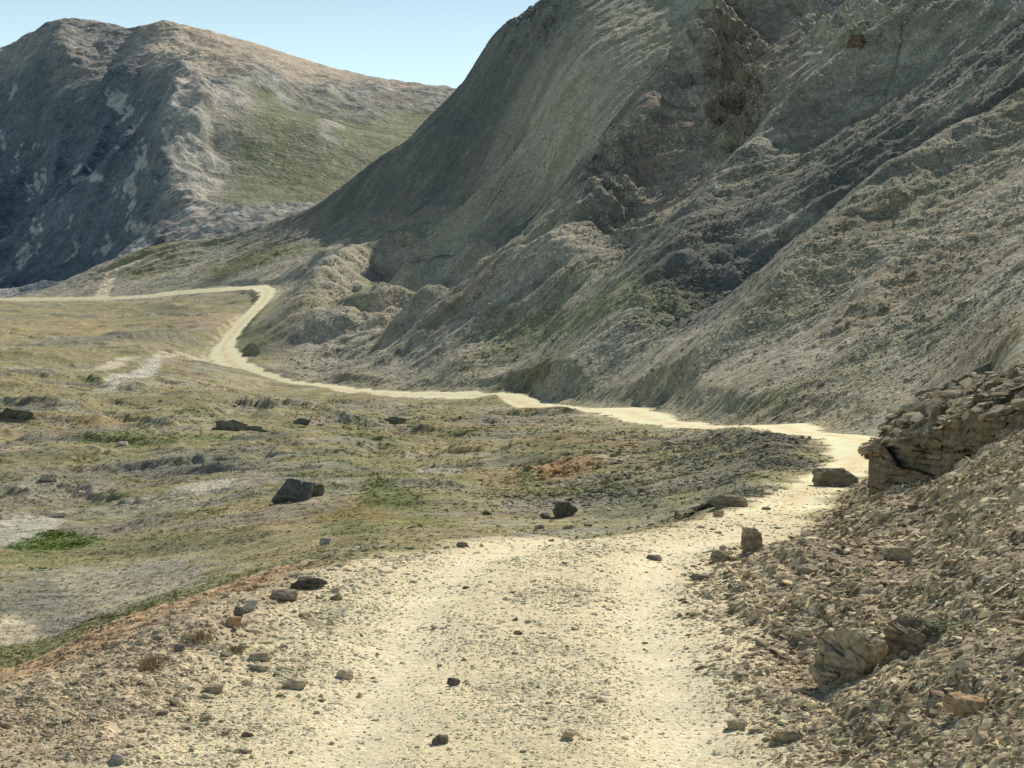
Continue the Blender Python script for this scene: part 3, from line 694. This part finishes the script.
# ---- tufts of alpine turf
def tuft_bm(n, h, spread, seed, w=.012):
    r = random.Random(seed); bm = bmesh.new()
    for _ in range(n):
        a = r.uniform(0, 6.28); b_ = r.uniform(0, spread); x = math.cos(a)*b_; y = math.sin(a)*b_
        ln = h*r.uniform(.6, 1.1); lean = r.uniform(.1, .9); da = a+r.uniform(-.6, .6)
        px_, py_ = -math.sin(da)*w, math.cos(da)*w
        tip = (x+math.cos(da)*ln*lean, y+math.sin(da)*ln*lean, ln*(1-.35*lean))
        mid = (x+math.cos(da)*ln*lean*.4, y+math.sin(da)*ln*lean*.4, ln*.6)
        v = [bm.verts.new(q) for q in ((x-px_, y-py_, -.02), (x+px_, y+py_, -.02), (mid[0]+px_*.7, mid[1]+py_*.7, mid[2]), (mid[0]-px_*.7, mid[1]-py_*.7, mid[2]), tip)]
        bm.faces.new(v[:4]); bm.faces.new((v[3], v[2], v[4]))
    return bm
def plant_material(name, col=None):
    m, nt, b = newmat(name); b.inputs["Roughness"].default_value = .7
    if col is None:
        at = N(nt, "ShaderNodeAttribute", attribute_name="col", attribute_type='INSTANCER').outputs["Color"]
    else:
        rgb = N(nt, "ShaderNodeRGB"); rgb.outputs[0].default_value = (*col, 1); at = rgb.outputs[0]
    g = N(nt, "ShaderNodeNewGeometry")
    f = mr(nt, noise_node(nt, g.outputs["Position"], 20), .3, .7, .6, 1.4)
    nt.links.new(scale_color(nt, at, f), b.inputs["Base Color"])
    return m
mat_turf = plant_material("turf")
tprot = bpy.data.collections.new("tuft_shapes")
for i in range(5):
    me = me_from_bm("tuft_shape", tuft_bm(22, .8, .7, 500+i, .06), mat_turf)
    tprot.objects.link(bpy.data.objects.new("tuft_shape", me))
gbm = .35*sstep(3.8, 4.1, S_)*(1-sstep(4.3, 4.7, S_))*(1-sstep(330, 420, U))
grn = sstep(.0, .05, C[..., 1]-C[..., 0])*(D < 160)*(~NEARG)
pt, sc_, rot, col = place(34000, gbm*2+grn*1.5+.25*(~NEARG)*(D < 220)*(1-ROADM)*(1-hmask)*(.3+clump_m), 3.6, .4, 9, .45, tint=(.7, 1.2), sink=0, tilt=.1)
scatter("turf_tussocks", "low green and straw turf tussocks in the meadow", "turf", pt, sc_*[1, 1, .8], rot, col*[1.05, 1.05, .8], tprot, 5)

# ---- boulders as things of their own
def ico(level):
    bm = bmesh.new(); bmesh.ops.create_icosphere(bm, subdivisions=level, radius=1.0)
    co_ = np.array([v.co[:] for v in bm.verts]); fc = np.array([[v.index for v in f.verts] for f in bm.faces]); bm.free()
    return co_, fc
ICO = {3: ico(4), 4: ico(5), 5: ico(6)}
def n3d(p, lam, seed):
    q = p/lam+seed*1.37
    return (gn(q[:, 0]+q[:, 2]*.61, q[:, 1]-q[:, 2]*.47, seed)+gn(q[:, 1]+q[:, 0]*.53, q[:, 2]+q[:, 0]*.29, seed+3)+gn(q[:, 2]-q[:, 1]*.4, q[:, 0]*.9+q[:, 1]*.33, seed+7))/1.8
def boulder_mesh(name, seed, dims, mat, flat=1.0, n=18, levels=4, rough=.07, strat=0.0):
    r = np.random.default_rng(seed); co_, fc = ICO[levels]; p = co_.copy()
    dims = np.array(dims)/2
    for _ in range(n):
        nn = r.normal(0, 1, 3); nn /= np.linalg.norm(nn)
        dd = r.uniform(.5, .86)
        p -= np.maximum(0, p@nn-dd)[:, None]*nn
    for nn in ((0, 0, 1), (0, -1, .2), (.1, 0, 1)):
        nn = np.array(nn)+r.normal(0, .12, 3); nn /= np.linalg.norm(nn); p -= np.maximum(0, p@nn-r.uniform(.5, .75))[:, None]*nn
    p /= np.abs(p).max(0)
    if strat:
        ax3 = np.array([.28, .12, 1.0]); h = p@ax3*r.uniform(3.2, 4.6)+.35*n3d(p, .8, seed % 50)
        li = np.floor(h); fr = h-li
        off = (np.modf(np.abs(np.sin(li*12.9898+seed)*43758.5))[0]-.5)*1.6*strat+.8*strat*n3d(p+li[:, None]*.7, .7, seed % 40)
        off -= strat*.8*np.exp(-(np.minimum(fr, 1-fr)/.13)**2)
        rad = p*[1, 1, .1]; rad /= np.linalg.norm(rad, axis=1, keepdims=True)+1e-6
        p = p+rad*off[:, None]
    nrm_ = p/(np.linalg.norm(p, axis=1, keepdims=True)+1e-6)
    d_ = rough*(n3d(p, .75, seed % 90)+.55*n3d(p, .33, seed % 80+1)+.3*n3d(p, .15, seed % 70+2)+(.2*n3d(p, .07, seed % 60+3) if levels > 3 else 0))
    ck = n3d(p, .6, seed % 30+9); d_ -= rough*1.2*np.exp(-(ck/.05)**2)
    p = (p+nrm_*d_[:, None])*dims
    me = bpy.data.meshes.new(name); me.from_pydata(p.tolist(), [], fc.tolist()); me.materials.append(mat)
    me.polygons.foreach_set("use_smooth", [True]*len(me.polygons)); me.update()
    return me
def sharpen(me):
    try: me.set_sharp_from_angle(angle=math.radians(28))
    except Exception: pass
mats = {}
def smat(col, sc_=18, bd=.02, strata=False):
    k_ = (tuple(round(c, 2) for c in col), sc_, strata)
    if k_ not in mats: mats[k_] = stone_material("boulder_stone", False, col, sc_, bd, strata)
    return mats[k_]
def boulder(name, u, v, w, h, col, label, cat="boulder", depth=None, rz=0, strat=.0, seed=None, n=16, sink=.22, tilt=(0, 0), rough=.09, group=None, dmin=5, levels=4):
    p, ij = hit(u, v, dmin)
    d = p[1]; W = w*d/F; H = h*d/F/(1-sink); Dp = (depth or .8)*W
    me = boulder_mesh(name, seed or int(u*7+v), (W*1.08, Dp, H*1.15), smat(col, max(2.5, 14/max(W, .1)/2), min(.06, W*.03), strat > 0), strat=strat, n=n, rough=rough, levels=levels)
    sharpen(me)
    o = bpy.data.objects.new(name, me); COL.objects.link(o)
    z0, _ = ground_at(p[0], p[1]+Dp*.25)
    o.location = (p[0], p[1]+Dp*.3, min(p[2], z0)+H*(.5-sink)); o.rotation_euler = (tilt[0], tilt[1], rz)
    o["label"] = label; o["category"] = cat
    if group: o["group"] = group
    return o
DK = (.13, .125, .10); BR = (.30, .25, .17); TN = (.42, .36, .25); GR = (.26, .25, .20); RS = (.45, .31, .18); WH = (.5, .47, .4)
boulder("boulder", 293, 502, 40, 27, (.15, .15, .14), "large dark grey boulder standing alone in the left meadow", rz=.3, seed=11, sink=.25, n=12)
boulder("boulder", 316, 497, 22, 15, GR, "grey rounded boulder touching the right of the large dark meadow boulder", rz=1, seed=12)
boulder("boulder", 565, 517, 24, 19, DK, "dark blocky boulder with a sheer face on the stony slope beyond the track crest", rz=.2, seed=13, sink=.1, n=11)
boulder("boulder", 546, 519, 11, 6, DK, "small dark stone just left of the dark blocky boulder beyond the crest", "stone", seed=14)
boulder("boulder", 732, 507, 38, 15, BR, "flat topped brown boulder on the outer edge of the track bend", seed=15, sink=.12, n=14, strat=.06, rz=.1)
boulder("boulder", 836, 487, 48, 20, BR, "wide brown boulder between the two legs of the track left of the outcrop", seed=16, strat=.05, depth=.6, rz=-.1)
boulder("boulder", 754, 552, 26, 22, (.40, .32, .22), "upright tan brown boulder at the foot of the right bank by the track", seed=17, sink=.3, strat=.05, rz=.4, n=14)
boulder("boulder", 722, 562, 20, 10, BR, "low brown rock at the lower left tip of the right bank", "rock", seed=18, strat=.05)
boulder("boulder", 978, 392, 38, 26, GR, "big leaning grey slab on the scree above the outcrop", "slab", seed=19, tilt=(.2, -.5), dmin=16, depth=.5)
boulder("boulder", 848, 682, 74, 44, (.38, .315, .21), "bulky tan rock jutting from the middle of the right bank", "rock", seed=20, strat=.05, depth=.8, sink=.38, n=22, rough=.15, levels=5)
boulder("boulder", 915, 652, 80, 30, (.33, .27, .18), "long brown ledge rock running down right of the bulky tan rock", "rock", seed=21, strat=.05, depth=.6, rz=-.5, sink=.42, n=24, rough=.16, levels=5)
boulder("boulder", 972, 716, 48, 18, RS, "flat orange tinted slab on the right bank near the picture corner", "slab", seed=22, depth=.9, sink=.2, tilt=(.1, .1))
boulder("boulder", 720, 505+12, 12, 7, TN, "pale stone beside the flat topped brown boulder", "stone", seed=23)
boulder("boulder", 806, 575, 26, 12, TN, "pale angular block half way up the right bank left of centre", "rock", seed=24)
boulder("boulder", 902, 560, 34, 12, TN, "long pale slab lying on the upper right bank below the outcrop", "slab", seed=25, depth=.7)
boulder("boulder", 958, 520, 30, 11, (.45, .38, .26), "sunlit tan slab below the right end of the outcrop", "slab", seed=26, depth=.7)
boulder("boulder", 805, 640, 24, 12, TN, "squarish tan rock left of and above the bulky tan rock", "rock", seed=27)
boulder("boulder", 735, 730, 22, 12, (.5, .43, .3), "pale tan rock at the foot of the bank near the track rut", "rock", seed=28)
boulder("boulder", 790, 745, 30, 14, (.42, .36, .25), "tan block at the bottom of the right bank", "rock", seed=29)
# left shoulder
boulder("boulder", 306, 590, 44, 13, (.19, .17, .135), "dark overhanging rock ledge on the crest of the left shoulder", "rock", seed=31, depth=.5, rz=.5, strat=.08, sink=.1)
boulder("boulder", 285, 602, 34, 12, (.24, .21, .16), "dark slab just below the overhanging ledge on the left shoulder", "slab", seed=32, depth=.5, rz=.6, strat=.06, sink=.1)
boulder("boulder", 250, 612, 15, 12, WH, "pale grey stone right of the tan stone on the left shoulder edge", "stone", seed=33)
boulder("boulder", 233, 628, 16, 12, RS, "orange tan stone on the left shoulder edge", "stone", seed=34)
boulder("boulder", 237, 618, 11, 12, DK, "small black stone behind the orange tan stone", "stone", seed=35)
boulder("boulder", 178, 651, 12, 9, (.22, .19, .16), "dark brown stone alone at the left rim of the shoulder", "stone", seed=36)
boulder("boulder", 262, 662, 26, 8, (.5, .43, .31), "flat pale slab lying on a twin slab on the left shoulder", "slab", seed=37, depth=.8, sink=.05)
boulder("boulder", 260, 672, 30, 7, (.44, .37, .27), "lower and wider of the two stacked pale slabs on the left shoulder", "slab", seed=38, depth=.8, sink=.1)
boulder("boulder", 293, 689, 28, 11, (.46, .39, .28), "broad tan rock right of the two stacked slabs", "rock", seed=39)
boulder("boulder", 345, 680, 18, 10, (.5, .43, .31), "pale wedge shaped rock by the left wheel rut", "rock", seed=40, tilt=(0, .4))
boulder("boulder", 214, 694, 22, 9, (.46, .38, .27), "tan rock low on the left shoulder below the stacked slabs", "rock", seed=41)
boulder("boulder", 116, 764, 16, 10, (.34, .31, .28), "grey stone at the bottom edge of the picture on the left", "stone", seed=42)
boulder("boulder", 452, 687, 15, 8, (.2, .18, .15), "dark stone in the middle of the track", "stone", seed=43)
boulder("boulder", 440, 746, 20, 9, (.24, .20, .15), "long brown stone between the ruts near the bottom of the picture", "stone", seed=44, rz=.4)
boulder("boulder", 568, 742, 16, 10, (.48, .42, .3), "pale blocky stone beside the right wheel rut", "stone", seed=45)
boulder("boulder", 655, 561, 16, 6, (.22, .2, .16), "dark flat stone on the track just before the bend", "stone", seed=46)
boulder("boulder", 463, 548, 13, 6, (.3, .27, .22), "small grey rock on the far rim of the crest", "stone", seed=47)
# meadow
boulder("boulder", 326, 544, 13, 6, WH, "white stone on the green meadow beyond the shoulder", "stone", seed=51)
boulder("boulder", 47, 482, 18, 8, (.48, .4, .3), "pale tan boulder at the far left of the meadow", seed=52)
boulder("boulder", 55, 518, 22, 6, (.46, .39, .3), "low tan rock above the grey mud flat at the left", "rock", seed=53)
boulder("boulder", 122, 446, 12, 5, WH, "small white boulder in the middle of the left meadow", seed=54)
for (u, v, w, h, lab) in [(235, 431, 60, 9, "long dark rock ledge crossing the middle of the left meadow"), (14, 420, 40, 9, "dark ledge at the left edge of the meadow below the pale tracks"),
      (395, 424, 22, 6, "low dark ledge just below the road in the meadow centre"), (300, 424, 20, 5, "small dark ledge right of the long meadow ledge")]:
    boulder("rock_ledge", u, v, w, h, (.22, .205, .16), lab, "ledge", depth=.3, strat=.05, rough=.30, seed=int(u+v), n=30, sink=.55, dmin=30, levels=5, rz=.12*math.sin(u))
# hillside crags
for (u, v, w, h, lab, c_) in [(722, 118, 26, 24, "rust brown crag in the middle of the upper hillside", (.20, .165, .13)), (688, 88, 16, 14, "dark crag left of the rust brown crag", (.17, .16, .14)),
      (655, 118, 12, 9, "small grey crag at the left end of the crag line", (.22, .22, .19)), (748, 84, 15, 12, "reddish crag above the rust brown crag", (.22, .175, .135)),
      (858, 48, 17, 13, "red brown crag near the top of the hillside", (.26, .19, .14)), (546, 28, 14, 9, "grey crag on the skyline at the top left of the hillside", (.2, .2, .18))]:
    boulder("crag", u, v, w, h, c_, lab, "crag", depth=1.1, strat=.06, rough=.34, seed=int(u*3+v), n=30, sink=.48, dmin=30, levels=5, rz=.4)

# the layered outcrop on the right
def outcrop():
    lo = [(864, 487), (880, 492), (905, 492), (940, 480), (975, 468), (1024, 452), (1100, 430)]
    up = [(864, 454), (880, 445), (905, 430), (940, 421), (975, 415), (1024, 406), (1100, 380)]
    dl = [20.5, 20, 19.4, 18.4, 17.4, 16.2, 14.8]
    LO = np.array([((u-512)/F*d, d, (HV-v)/F*d) for (u, v), d in zip(lo, dl)])
    UP = np.array([((u-512)/F*(d+.35), d+.35, (HV-v)/F*(d+.35)) for (u, v), d in zip(up, dl)])
    na, nb = 420, 190
    ta = np.linspace(0, 6, na); lo_ = np.stack([np.interp(ta, range(7), LO[:, k]) for k in range(3)], 1); up_ = np.stack([np.interp(ta, range(7), UP[:, k]) for k in range(3)], 1)
    bk_ = up_+np.array([.9, 1.8, .42]); bb = lo_+np.array([1.1, 2.6, -.6]); l2 = lo_+np.array([0, -.05, -.35])
    prof = np.stack([l2, lo_, lo_*.25+up_*.75+np.array([0, -.06, 0]), up_, bk_, bb], 0)
    tb = np.linspace(0, 5, nb); k = np.clip(tb.astype(int), 0, 4); f = (tb-k)[:, None, None]
    Q = prof[k]*(1-f)+prof[k+1]*f                 # nb, na, 3
    cen = Q.mean(0, keepdims=True)
    e = np.clip(ta/.35, 0, 1)[None, :, None]; Q = cen+(Q-cen)*np.sqrt(1-(1-e)**2*.999)
    e = np.clip((6-ta)/.3, 0, 1)[None, :, None]; Q = cen+(Q-cen)*np.sqrt(1-(1-e)**2*.999)
    x, y, z = Q[..., 0], Q[..., 1], Q[..., 2]
    lay = z*11+x*2.2+y*1.2+.8*gn(x*.9, y*.9, 600)+.35*gn(x*3, z*3, 601)
    jt = x*1.7+.5*gn(x*1.3, z*1.5, 620)+.3*np.floor(z*3); jh = np.modf(np.abs(np.sin(np.floor(jt)*78.233)*43758.5))[0]-.5; jf = jt-np.floor(jt)
    li = np.floor(lay); fr = lay-li
    hsh = np.modf(np.abs(np.sin(li*12.9898)*43758.5))[0]-.5
    blk = gn(x*2.2+li*5.3, y*2.2+li*2.1, 602)
    off = .07*hsh+.10*blk+.26*jh-.06*np.exp(-(np.minimum(jf, 1-jf)/.05)**2)+.26*gn(x*1.3+7, z*1.3+y, 608)-.03*np.exp(-(np.minimum(fr, 1-fr)/.15)**2)*sstep(-.1, .2, gn(x*2, y*2+li, 609))+.035*gn(x*9, z*9+y*5, 603)+.02*gn(x*25, z*25+y*14, 604)
    outn = (Q-cen); outn[..., 2] *= .15; outn /= np.linalg.norm(outn, axis=-1, keepdims=True)+1e-6
    off = off*np.clip(.25+ta/1.2, 0, 1)[None]
    Q = Q+outn*off[..., None]
    Q[..., 2] += -.10*np.clip(tb/3, 0, 1)[:, None]*np.clip((ta-3)/2, 0, 1)[None]+(.03*gn(x*6, y*6, 606)+.05*blk*.6+.12*gn(x*.9, y*.9, 611)+.08*jh+.08*sstep(-.1, .1, gn(x*1.7, y*1.7, 612)))*np.clip(tb/3, 0, 1)[:, None]
    fc = face_grid(nb, na)
    me = bpy.data.meshes.new("rock_outcrop")
    me.from_pydata(Q.reshape(-1, 3).tolist(), [], fc.tolist())
    me.materials.append(stone_material("outcrop_stone", False, (.19, .15, .095), 9, .03, True))
    me.polygons.foreach_set("use_smooth", [True]*len(me.polygons)); me.update(); sharpen(me)
    o = bpy.data.objects.new("rock_outcrop", me); COL.objects.link(o)
    o["label"] = "layered brown rock outcrop rising from the bank right of the track bend"; o["category"] = "outcrop"
    return Q
OQ = outcrop()
OP = OQ.reshape(-1, 3); on = grid_normals(OQ).reshape(-1, 3)
cand = np.where((np.arange(len(OP))//OQ.shape[1] > OQ.shape[0]*.52) & (np.arange(len(OP))//OQ.shape[1] < OQ.shape[0]*.85))[0]
ci_ = rng.choice(cand, 1500)
sz = np.clip(np.exp(rng.normal(-3.0, .65, 1500)), .02, .26)
scatter("outcrop_rubble", "pale slabs and rubble lying on top of the layered outcrop", "rubble", OP[ci_], np.stack([sz*1.3, sz, sz*.45], 1),
        np.stack([rng.normal(.15, .25, 1500), rng.normal(-.2, .25, 1500), rng.normal(0, .8, 1500)], 1), np.array([.42, .36, .25])*rng.uniform(.55, 1.25, (1500, 1)))

# ---- loose stones one can pick out, each an object of its own
lmats = [smat((.44, .38, .27), 30, .01), smat((.34, .29, .2), 30, .01), smat((.24, .21, .16), 30, .01)]
lmesh = []
for i in range(12):
    me = boulder_mesh("loose_rock", 900+i, (1, .8, [.5, .35, .65][i % 3]), lmats[[0, 0, 1, 0, 1, 2][i % 6]], levels=3, n=16, rough=.06)
    sharpen(me); lmesh.append(me)
def loose(n, dens, lo_px, hi_px, label, cat, group):
    w = (CELL*dens*VIS*(U > 5)*(U < 1019)*(V < 760)).ravel(); w = w/w.sum()
    for idx in rng.choice(w.size, n, p=w, replace=False):
        i, j = divmod(int(idx), NU); p = P[i, j]; s_ = (lo_px+(hi_px-lo_px)*rng.random()**2.2)*p[1]/F
        o = bpy.data.objects.new("stone", lmesh[int(rng.integers(12))]); COL.objects.link(o)
        o.location = (p[0], p[1], p[2]+s_*.08); o.scale = (s_, s_*rng.uniform(.8, 1.2), s_*rng.uniform(.7, 1.1))
        o.rotation_euler = (rng.normal(0, .2), rng.normal(0, .2), rng.uniform(0, 6.28))
        o["label"] = label; o["category"] = cat; o["group"] = group
loose(60, NEARG*(XT < -1.2), 8, 17, "fist sized tan stone half sunk in the gravel of the left shoulder", "stone", "loose stones on the left shoulder")
loose(35, roadnear*dust, 7, 11, "small pale stone lying in the gravel of the track between the ruts", "stone", "loose stones on the track")
loose(110, BANK, 9, 20, "angular brown stone in the rubble of the right bank", "stone", "loose stones on the right bank")
loose(50, (~NEARG)*(D < 90)*np.clip(rub, 0, 1), 7, 13, "dark angular stone on the rubble slope below the road bend", "stone", "loose stones on the slope below the road bend")
loose(30, hmask*(D < 130)*(U > 820), 8, 14, "grey angular stone on the lower scree behind the outcrop", "stone", "loose stones on the scree behind the outcrop")

# ---- plants
def leaf_plant():
    p, _ = hit(958, 634)
    r = random.Random(5)
    root = bpy.data.objects.new("alpine_plant", None); COL.objects.link(root); root.location = p
    root["label"] = "low dark green leafy plant growing among rubble on the right bank"; root["category"] = "plant"
    m = plant_material("plant_leaf", (.09, .13, .035))
    bm = bmesh.new()
    for _ in range(230):
        a = r.uniform(0, 6.28); q = math.sqrt(r.random()); x = math.cos(a)*q*.2; y = math.sin(a)*q*.1; z = r.uniform(.01, .09)*(1.1-q*.6)
        da = r.uniform(0, 6.28); up = r.uniform(-.1, .8); L_ = r.uniform(.018, .034); w = L_*.35
        d_ = Vector((math.cos(da), math.sin(da), up)).normalized()*L_; s_ = Vector((-math.sin(da), math.cos(da), 0))*w; c_ = Vector((x, y, z))
        v = [bm.verts.new(k_) for k_ in (c_, c_+d_*.5+s_, c_+d_, c_+d_*.5-s_)]; bm.faces.new(v)
    o = bpy.data.objects.new("foliage", me_from_bm("foliage", bm, m)); COL.objects.link(o); o.parent = root
leaf_plant()
mdry = plant_material("dry_grass", (.36, .30, .19))
for k_, (u, v, w, lab) in enumerate([(200, 640, 30, "straw coloured grass tuft above the dark brown stone on the left shoulder"), (150, 668, 34, "wide dry grass tuft low on the left shoulder rim"),
        (655, 585+60, 0, ""), (235, 652, 18, "small dry grass tuft left of the stacked slabs")]):
    if w == 0: continue
    p, _ = hit(u, v); s_ = w*p[1]/F/2
    bm = tuft_bm(150, s_*.8, s_, 700+k_, .0035)
    o = bpy.data.objects.new("grass_tuft", me_from_bm("grass_tuft", bm, mdry)); COL.objects.link(o); o.location = p
    o["label"] = lab; o["category"] = "grass tuft"
